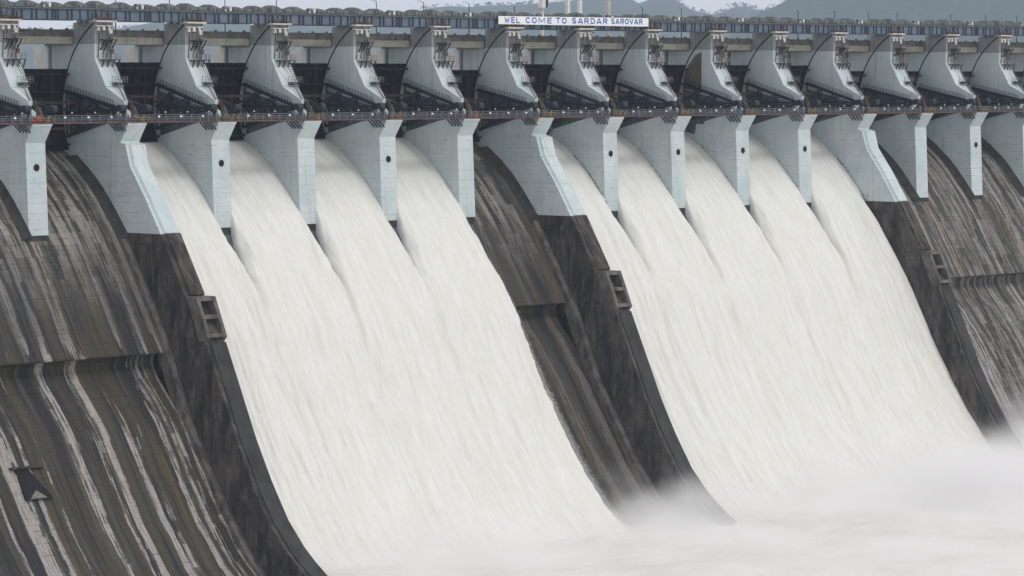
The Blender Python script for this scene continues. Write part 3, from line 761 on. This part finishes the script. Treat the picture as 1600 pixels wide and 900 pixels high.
def letters(s, x0, x1, z, h):
    wt = [1.4 if c in 'WM' else 1. for c in s]; cum = np.r_[0, np.cumsum(wt)]*(x1-x0)/sum(wt)
    for i, ch in enumerate(s):
        b = MB(); adv = cum[i+1]-cum[i]; w_ = adv*.86; th = (.17 if ch in 'WM' else .23)*h; xo = x0 + cum[i]
        for j, st in enumerate(GL[ch]):
            for q, (p0, p1) in enumerate(zip(st[:-1], st[1:])):
                y = -.02 - .004*((j*5+q) % 7)
                P0 = Vector((xo+p0[0]*w_, y, z+p0[1]*h)); P1 = Vector((xo+p1[0]*w_, y, z+p1[1]*h)); d = (P1-P0).normalized()*(th*.22 if len(st) > 2 else 0)
                b.bar(P0-d, P1+d, th, .01, up=(0,1,0))
        b.build('banner_letter', M['letter'], bn)
# measured along the banner (banner runs 51.3 m)
for s, x0, x1 in (('WEL',1.9,7.4),('COME',8.8,18.2),('TO',18.9,23.1),('SARDAR',24.3,37.2),('SAROVAR',37.9,49.4)):
    letters(s, x0, x1, .33+.004*x0, 1.28)

# ------------------------------------------------------------------ road bridge upstream of the gates
def make_road():
    root = thing('road_bridge_span', '', 'bridge span', (P,0,15.3), 'concrete spans of the road bridge')
    Lr = P-T
    MB().box(-.02, Lr+.02, 16.95, 26.0, .35, 1.75).build('bridge_beam', M['beam'], root)
    MB().box(-T+.01, Lr, 16.72, 26.3, 1.75, 1.95).build('bridge_deck', M['parapet'], root)
    MB().box(-T+.01, Lr, 16.75, 17.0, 1.95, 3.2).build('bridge_parapet', M['parapet'], root)
    MB().box(-T+.01, Lr, 26.0, 26.25, 1.95, 3.0).build('bridge_parapet', M['parapet'], root)
    b = MB()
    for i in range(5): x = 1.5+i*4; b.box(x-.25,x+.25,16.7,17.05,3.2,3.5)
    b.build('parapet_post', M['parapet'], root)
    b = MB(); b.box(-T+.1,-.1,17.1,26,-.0,.35); b.build('bridge_seat', M['beam'], root)
    return root
r0 = make_road()
for k in range(0, 17):
    o = r0 if k == 0 else copy_tree(r0); o.location = (k*P, 0, 15.32); o['label'] = 'weathered concrete road bridge span behind the gate ' + bay(k)
def make_lamp():
    root = thing('street_lamp', '', 'street lamp', (0,0,0), 'street lamps on the road bridge')
    MB().tube((0,0,0),(0,0,8.6),.14,.09,n=7).build('lamp_pole', M['stiff'], root)
    MB().bar((0,0,8.55),(-1.2,0,8.9),.09).build('lamp_arm', M['stiff'], root)
    MB().box(-1.9,-1.1,-.17,.17,8.83,9.0).build('lamp_head', M['pale'], root)
    return root
l0 = make_lamp(); lx = [61.2,75.8,91.3,106.1,136.2,151.1,165.8,180.9,226.0,240.5,286.2,301.3,315.6,328.1,352.0,367.9,382.7]
for i, x in enumerate(lx):
    o = l0 if i == 0 else copy_tree(l0); o.location = (x, 25.6, 17.26)
    o['label'] = 'slim street lamp on the road bridge, %s from the left' % ORD[i+1]
# a small dark truck load on the road bridge, seen under the girders
# crane and white masts behind the banner
cr = thing('white_crane', 'white crane with boxy dark windowed cab above the banner', 'crane', (188.2,23.5,17.26))
MB().tube((0,0,0),(0,0,8.2),.36,.32,n=14).build('crane_mast', M['white'], cr)
MB().box(-.9,.6,-.6,.6,7.6,8.0).build('crane_turntable', M['pale'], cr)
MB().loft([(-.8,-.6,8),(.5,-.6,8),(.6,-.6,12.4),(-.4,-.6,12.4)],[(-.8,.6,8),(.5,.6,8),(.6,.6,12.4),(-.4,.6,12.4)]).build('crane_body', M['white'], cr)
cb = MB().loft([(.55,-.7,7.8),(1.2,-.7,8.4),(1.35,-.7,12.2),(.62,-.7,12.2)],[(.55,.5,7.8),(1.2,.5,8.4),(1.35,.5,12.2),(.62,.5,12.2)]).build('crane_cab', M['glass'], cr)
MB().bar((.6,-.72,10.2),(1.3,-.72,10.4),.12).build('cab_frame', M['white'], cb)
MB().bar((-.2,0,12.4),(-9,2,19),.6).build('crane_jib', M['white'], cr)
for i, (x, a, c, lab) in enumerate(((197.7,.42,.42,'tall white square mast right of the crane, left of a twin'),(201.9,.45,.36,'white mast with a darker head, second right of the crane'),(212.0,.48,.36,'cream tapered mast behind the right half of the banner'))):
    m = thing('gantry_mast', lab, 'mast', (x,24.2,17.26), 'white masts behind the banner')
    MB().loft([(-a,-a,0),(a,-a,0),(a,a,0),(-a,a,0)],[(-c,-c,22),(c,-c,22),(c,c,22),(-c,c,22)]).build('mast_column', M['white' if i < 2 else 'pale'], m)
    MB().box(-a-.2,a+.2,-a-.2,a+.2,0,.4).build('mast_foot', M['pale'], m)
    MB().box(-c-.15,c+.15,-c-.25,c+.15,10.2,10.9).build('mast_clamp', M['stiff' if i == 1 else 'pale'], m)
pc = thing('site_cabin', 'small grey cabin on the road bridge seen under the banner', 'cabin', (199.5,20.0,17.26))
MB().box(-4,2.5,0,2.4,0,2.2).build('cabin_wall', M['pale'], pc); MB().box(-4.2,2.7,-.2,2.6,2.2,2.4).build('cabin_roof', M['rust'], pc); MB().box(-2.5,-1,-.04,.1,.9,1.7).build('cabin_window', M['glass'], pc)

# ------------------------------------------------------------------ falling water
WCH = [p for p in CH if p[0] <= 18.6] + [(-13.8,-46.8),(-18,-54.2)] + CH2[4:9]
WCH = [p for p in WCH if not (p[0] == -18 and p[1] == -57.5)]
WCH = [(19.0,-6.0),(18.6,-6.2),(14.5,-8.8),(10.3,-12.3),(7.6,-15),(5.6,-17.4),(2.4,-21.3),(-.2,-24.8),(-2.5,-28.2),(-5.5,-33),(-11.5,-42.8),(-14.4,-49.2),(-18.6,-57.5),(-24.0,-66.5),(-29.5,-74.8),(-36.6,-83.5),(-43,-89),(-52,-93.5),(-58,-96)]
wq, wsl = resample(WCH, .42); wn = normals(wq)
def sheet(k, lwall, rwall, rfree, seed):
    NS = len(wq); s = wsl; z = wq[:,1]
    xl = np.full(NS, k*P + .0); xr = np.full(NS, (k+1)*P - T)
    tpast = np.clip((-z - 19.5)/1., 0, None)
    grow = 6.5*(1-np.exp(-np.clip(-z-20.5, 0, None)/23.))
    jl = fbm(s*.5, 0*s, seed, 4)*.9*np.clip((s-12)/30, 0, 1); jr = fbm(s*.5, 0*s+9, seed+3, 4)*.9*np.clip((s-12)/30, 0, 1)
    if not lwall: xl = xl - grow + jl
    if rfree: xr = xr + 5.4*(1-np.exp(-np.clip(-z-20.5, 0, None)/26.)) + jr*.9 + fbm(s*3., 0*s+4, 77, 2)*.5*np.clip((s-30)/30, 0, 1)
    elif not rwall: xr = xr + grow + jr
    NX = 96; u = np.linspace(0, 1, NX)
    Xg = xl[:,None] + (xr-xl)[:,None]*u[None,:]; S = np.repeat(s[:,None], NX, 1)
    base = np.interp(s, [0,6,22,40,70,120], [1.7,1.9,2.3,2.6,2.4,2.3])[:,None]
    amp = np.interp(s, [0,8,25,60,120], [.06,.2,.5,.85,.8])[:,None]
    wob = fbm(Xg*.2, S*.03, 50, 3)*2.
    t = base + amp*(1.6*fbm((Xg+wob)*.3, S*.03, 11, 4) + .8*fbm(Xg*.1, S*.06, 61, 3) + 1.15*fbm((Xg+wob)*.8, S*.075, 23, 4) + .4*fbm((Xg+wob)*1.6, S*.25, 31, 3))
    wl_ = (fbm(S*.12, S*0+3, 91, 3)*3.0)
    SM = np.maximum(0*S if lwall else np.exp(-((Xg-(k*P-T/2)+wl_)/.9)**2), 0*S if (rwall or rfree) else np.exp(-((Xg-((k+1)*P-T/2)+wl_)/.9)**2))*np.exp(-np.clip(-z-34, 0, None)/30.)[:,None]*np.clip((-z-24)/6, 0, 1)[:,None]
    # rooster-tail ridge beside each pier, thin rounded edges
    e = np.minimum(u*(xr-xl)[:,None], (1-u)*(xr-xl)[:,None])
    past = np.clip((-z-20)/8, 0, 1)[:,None]
    fade = np.exp(-np.clip(-z-27, 0, None)/16.)[:,None]
    t = t + .5*np.exp(-((e-2.4)/1.8)**2)*past*fade
    if rwall: t = t + 1.6*np.exp(-((1-u)*(xr-xl)[:,None]/5.)**2)*np.clip((-z-22)/30, 0, 1)[:,None]
    rnd_ = np.sqrt(np.clip(e/1.5, 0, 1))
    lw = 1.0 if lwall else 0.; free = np.repeat(((1-u)*(xr-xl)[:,None] < u*(xr-xl)[:,None]), 1, 0)*float(rfree)
    edge = 1 - past*(1-rnd_)*np.maximum(fade, free)
    t = t*np.clip(edge, .12, 1)
    Yg = wq[:,0][:,None] + wn[:,0][:,None]*t; Zg = wq[:,1][:,None] + wn[:,1][:,None]*t
    V = np.stack([Xg,Yg,Zg], -1).reshape(-1,3)
    # skirts down to the bed
    sk = lambda xx: np.stack([xx, wq[:,0]-wn[:,0]*.4, wq[:,1]-wn[:,1]*.4], -1)
    nV = len(V); V = np.concatenate([V, sk(xl+.15), sk(xr-.15)])
    idx = np.arange(NS*NX).reshape(NS, NX)
    F = np.stack([idx[:-1,:-1], idx[:-1,1:], idx[1:,1:], idx[1:,:-1]], -1).reshape(-1,4)
    a = nV + np.arange(NS); b_ = nV + NS + np.arange(NS)
    FL = np.stack([a[:-1], idx[:-1,0], idx[1:,0], a[1:]], -1); FR = np.stack([idx[:-1,-1], b_[:-1], b_[1:], idx[1:,-1]], -1)
    F = np.concatenate([F, FL, FR])
    fl = np.concatenate([np.stack([Xg,S,SM],-1).reshape(-1,3), np.stack([xl,s,0*s],-1), np.stack([xr,s,0*s],-1)])
    return V, F, fl
def cascade(bays, label, lw, rw, rf):
    Vs, Fs, As = [], [], []; k0 = 0
    for i, k in enumerate(bays):
        V, F, A = sheet(k, lw and i == 0, rw and i == len(bays)-1, rf and i == len(bays)-1, k*7)
        Vs.append(V); Fs.append(F + k0); As.append(A); k0 += len(V)
    V, F, A = map(np.concatenate, (Vs, Fs, As))
    me = bpy.data.meshes.new('water'); me.from_pydata(V.tolist(), [], F[:, ::-1].tolist()); me.shade_smooth()
    at = me.attributes.new('flow', 'FLOAT_VECTOR', 'POINT'); at.data.foreach_set('vector', A.astype(np.float32).ravel())
    me.materials.append(M['water']); o = bpy.data.objects.new('water', me); C.objects.link(o)
    return tag(o, label, kind='structure')
cascade([2,3,4,5], 'broad white waterfall pouring through four gates on the left', True, False, True)
cascade([7,8,9,10,11], 'broad white waterfall pouring through five gates on the right', True, True, False)

# spray torn off the free edges of the falls: thousands of small drops
def spray(k, label, wall, n, seed):
    rr = np.random.RandomState(seed); z = wq[:,1]
    i = (rr.rand(n)**.7*(len(wq)-75)).astype(int) + 70; d = np.clip(-z[i]-20.5, 0, None)
    if wall:
        base_x = np.full(n, (k+1)*P-T) - rr.rand(n)*.4; tt = 2.4 + np.abs(rr.randn(n))*(.25+.014*d)
    else:
        base_x = (k+1)*P - T + 5.4*(1-np.exp(-d/26.)) + np.abs(rr.randn(n))*(.2+.012*d) - .35; tt = rr.rand(n)*1.9
    c = np.stack([base_x, wq[i,0]+wn[i,0]*tt, wq[i,1]+wn[i,1]*tt], -1); sz = rr.uniform(.03,.09,n)[:,None]*(1+d[:,None]/90)
    dirs = [rr.randn(n,3) for _ in range(3)]; V = np.stack([c + q/np.linalg.norm(q,axis=1)[:,None]*sz for q in dirs], 1).reshape(-1,3)
    o = meshobj('spray', V.tolist(), np.arange(3*n).reshape(-1,3).tolist(), M['spray'], False); tag(o, label, kind='stuff')
M['spray'] = plain('water_drops', (.66,.67,.65), .5, .05)
spray(5, 'fine spray along the free right edge of the left waterfall', False, 36000, 1)
spray(11, 'fine spray along the right edge of the right waterfall', True, 30000, 2)

# plunge pool and the river below the dam
n = 130; gx = np.linspace(-20, 430, n*2); gy = np.linspace(-230, -38, n)
GX, GY = np.meshgrid(gx, gy); near = np.clip((GY+150)/90, .25, 1)
GZ = -87 + near*(2.2*fbm(GX*.05, GY*.09, 5, 4) + 1.2*fbm(GX*.25, GY*.3, 15, 3))
edge = np.minimum.reduce([np.clip((GX+20)/20,0,1), np.clip((430-GX)/20,0,1), np.clip((GY+230)/25,0,1)]); GZ = -87.2 + (GZ+87.2)*edge
idx = np.arange(n*2*n).reshape(n, n*2); F = np.stack([idx[:-1,:-1], idx[:-1,1:], idx[1:,1:], idx[1:,:-1]], -1).reshape(-1,4)
tag(meshobj('plunge_pool', np.stack([GX,GY,GZ],-1).reshape(-1,3).tolist(), F.tolist(), M['pool']), 'churning white foam pool at the foot of the dam', kind='structure')
o = MB().add([(-900,-900,-87.4),(1500,-900,-87.4),(1500,-40,-87.4),(-900,-40,-87.4)], [(0,1,2,3)]).build('river', M['pool']); tag(o, 'foaming river below the dam', kind='structure')
rw = plain('reservoir_water', (.12,.15,.16), .25, .1)
o = MB().add([(-900,28.7,6.5),(15000,28.7,6.5),(15000,15000,6.5),(-900,15000,6.5)], [(0,1,2,3)]).build('reservoir', rw); tag(o, 'still reservoir water behind the dam', kind='structure')

# weeds on the pier feet at the water line
def weeds(name, pts, seed, label, size=.35):
    rr = random.Random(seed); b = MB()
    for (x,y,z,r,n) in pts:
        for i in range(n):
            c = Vector((x+rr.uniform(-r*.3,.05), y+rr.gauss(0,r), z+rr.gauss(0,r*.7)))
            d = Vector((rr.uniform(-1,.2),rr.uniform(-1,1),rr.uniform(-.2,1))).normalized()*size*rr.uniform(.6,1.5); e = d.cross(Vector((rr.random(),rr.random(),rr.random()))).normalized()*size*.35
            b.add([c, c+d*.5+e, c+d, c+d*.5-e], [(0,1,2,3)])
    o = b.build(name, M['leaf']); return tag(o, label, kind='stuff')
def foot(k, t0, t1, n, r, cnt):
    out = []
    for i in range(n):
        z = t0+(t1-t0)*i/(n-1); y = on_chute(z); out.append((k*P-T-.05, y-1.8, z+.75, r, cnt))
    return out
weeds('weeds', foot(8,-10,-20.8,40,.22,20), 1, 'green weeds and moss at the water line of the eighth pier', .3)
weeds('weeds', foot(12,-12,-25,34,.32,12), 2, 'green weeds growing at the left foot of the twelfth pier', .3)
weeds('weeds', foot(9,-9,-20,12,.3,5), 3, 'sparse weeds at the water line of the ninth pier', .3)
weeds('weeds', foot(10,-8,-20,16,.35,7), 4, 'sparse weeds at the water line of the tenth pier', .3)
weeds('weeds', foot(11,-12,-20,12,.3,8), 5, 'thin weeds at the water line of the eleventh pier', .3)

# ------------------------------------------------------------------ hills
cx, cyy, cz = cam.location
def ridge(name, pix, D, depth, seed, label, tree):
    """pix: skyline as (azimuth px, elevation px above the frame's horizon line), built as real terrain at range D"""
    az = np.linspace(pix[0][0], pix[-1][0], 160); el = np.interp(az, [p[0] for p in pix], [p[1] for p in pix])
    th = R(46.4689) + np.arctan((az-800)/5200); top = np.maximum(el, 0)/5200*D + cz
    rows = 30; V = []; 
    for j in range(rows):
        u = j/(rows-1); prof = math.sin(min(1, u/.55)*math.pi/2)**1.4 if u < .55 else math.cos((u-.55)/.45*math.pi/2)
        d = D - depth*.55 + depth*u
        zz = -20 + (top+20)*prof + fbm(az*.03, az*0+u*9, seed, 4)*30*math.sin(u*math.pi)*(abs(u-.55)>.06)
        V.append(np.stack([cx+np.sin(th)*d, cyy+np.cos(th)*d, zz], -1))
    V = np.array(V).reshape(-1,3); idx = np.arange(rows*160).reshape(rows,160)
    F = np.stack([idx[:-1,:-1], idx[:-1,1:], idx[1:,1:], idx[1:,:-1]], -1).reshape(-1,4)
    tag(meshobj(name, V.tolist(), F.tolist(), M['tree']), label, kind='structure')
    # woods along the crest: many small leaf clumps
    rr = np.random.RandomState(seed); b = MB()
    for i in range(tree):
        a = rr.uniform(pix[0][0], pix[-1][0]); e = np.interp(a, [p[0] for p in pix], [p[1] for p in pix]); d = D + rr.uniform(-60, 40)
        t_ = R(46.4689)+math.atan((a-800)/5200); c = Vector((cx+math.sin(t_)*d, cyy+math.cos(t_)*d, max(e,0)/5200*D+cz-2))
        if rr.rand() > .35 + .5*vnoise(np.array([a*.05]), np.array([0.]), seed)[0]: continue
        h = rr.uniform(1.6,5)*D/3800*(1.4 if rr.rand() < .1 else 1)
        for q in range(9):
            o_ = Vector((rr.normal(0,h*.5), rr.normal(0,h*.5), h*(.1+.8*rr.rand())))
            s_ = h*rr.uniform(.12,.28); p = c+o_
            b.add([p+Vector((s_,0,0)),p+Vector((-s_*.5,s_*.8,0)),p+Vector((-s_*.5,-s_*.8,0)),p+Vector((0,0,s_*1.1)),p-Vector((0,0,s_*.7))],[(0,1,3),(1,2,3),(2,0,3),(1,0,4),(2,1,4),(0,2,4)])
        b.bar(c-Vector((0,0,3)), c+Vector((0,0,h*.8)), h*.06)
    tag(b.build('woods', M['tree']), 'distant woods along the skyline of the '+label, kind='stuff')
HZ = 450-5200*math.tan(R(3.5973))
E_ = lambda l: [(x, HZ-y) for x, y in l]
ridge('hills', E_([(-300,60),(0,52),(150,44),(185,46),(240,36),(420,40),(560,30),(640,22),(668,14),(700,10),(730,12),(760,9),(800,9),(850,5),(900,1),(960,-6),(985,-2),(993,7),(1010,2),(1040,-6),(1058,3),(1072,13),(1085,18),(1100,21),(1130,26),(1200,34),(1350,40)]), 14000, 3000, 3, 'long hazy blue hill behind the banner', 420)
ridge('hills', E_([(1085,40),(1112,24),(1130,19),(1146,12),(1165,10),(1182,17),(1200,19),(1240,26),(1300,40)]), 15500, 1100, 8, 'small far hill in the gap of the skyline', 90)
ridge('hills', E_([(1140,44),(1180,26),(1196,17),(1208,12),(1222,5),(1236,-4),(1290,-20),(1400,-34),(1600,-40),(1900,-20)]), 10500, 2600, 12, 'large hazy hill filling the skyline at the right', 160)

# ------------------------------------------------------------------ air: thin haze box, and the mist at the foot of the falls
def volume(name, box, build, label):
    o = MB().box(*box).build(name, None); o.data.materials.clear()
    m = bpy.data.materials.new(name+'_air'); m.use_nodes = True; n_ = m.node_tree; n_.nodes.clear()
    out = n_.nodes.new('ShaderNodeOutputMaterial'); pv = n_.nodes.new('ShaderNodeVolumePrincipled'); n_.links.new(pv.outputs[0], out.inputs['Volume'])
    build(m, n_, pv); o.data.materials.append(m); return tag(o, label, kind='stuff')
def hz(m, n_, pv):
    pv.inputs['Color'].default_value = (.7, .84, 1., 1); pv.inputs['Density'].default_value = .000045; pv.inputs['Anisotropy'].default_value = .2
volume('haze', (-1000, 16000, -1000, 16000, -99, 640), hz, 'thin grey blue haze over the whole valley')
def mist(m, n_, pv):
    g = G.__new__(G); g.m = m; g.nt = n_
    x = g.pos()
    nn = g.noise(g.vec(g.math('MULTIPLY', x[0], .03), g.math('MULTIPLY', x[1], .03), g.math('MULTIPLY', x[2], .045)), 1, 5, .6)
    n2 = g.noise(g.vec(g.math('MULTIPLY', x[0], .012), 3., 0.), 1, 2, .5)
    top = -80.5
    for xa, xb, dh in ((140., 149., 2.3), (157., 168., -5.), (176., 235., 9.5), (300., 335., 3.)):
        top = g.math('ADD', top, g.math('MULTIPLY', g.step(x[0], xa, xb), dh))
    top = g.math('ADD', top, g.math('MULTIPLY', g.math('SUBTRACT', nn, .5), 34.))
    d = g.step(g.math('SUBTRACT', top, x[2]), -4., 15.)
    dy = g.step(g.math('ADD', x[1], g.math('MULTIPLY', g.step(x[0], 185., 250.), 48.)), -72., -53.)
    low = g.math('ADD', -84.2, g.math('MULTIPLY', g.math('SUBTRACT', nn, .5), 9.))
    low = g.math('ADD', low, g.math('MULTIPLY', g.step(x[0], 180., 240.), 4.2))
    thin = g.math('MULTIPLY', g.step(g.math('SUBTRACT', low, x[2]), -.5, 4.), g.step(x[1], -215., -130.))
    den = g.math('ADD', g.math('MULTIPLY', g.math('MULTIPLY', d, dy), .13), g.math('MULTIPLY', thin, .11))
    g.put(pv.inputs['Density'], den); pv.inputs['Color'].default_value = (.972,.973,.977,1); pv.inputs['Anisotropy'].default_value = .0
volume('mist', (47.7, 430, -216, 12, -89.5, -48), mist, 'white spray mist rising at the foot of the waterfalls')
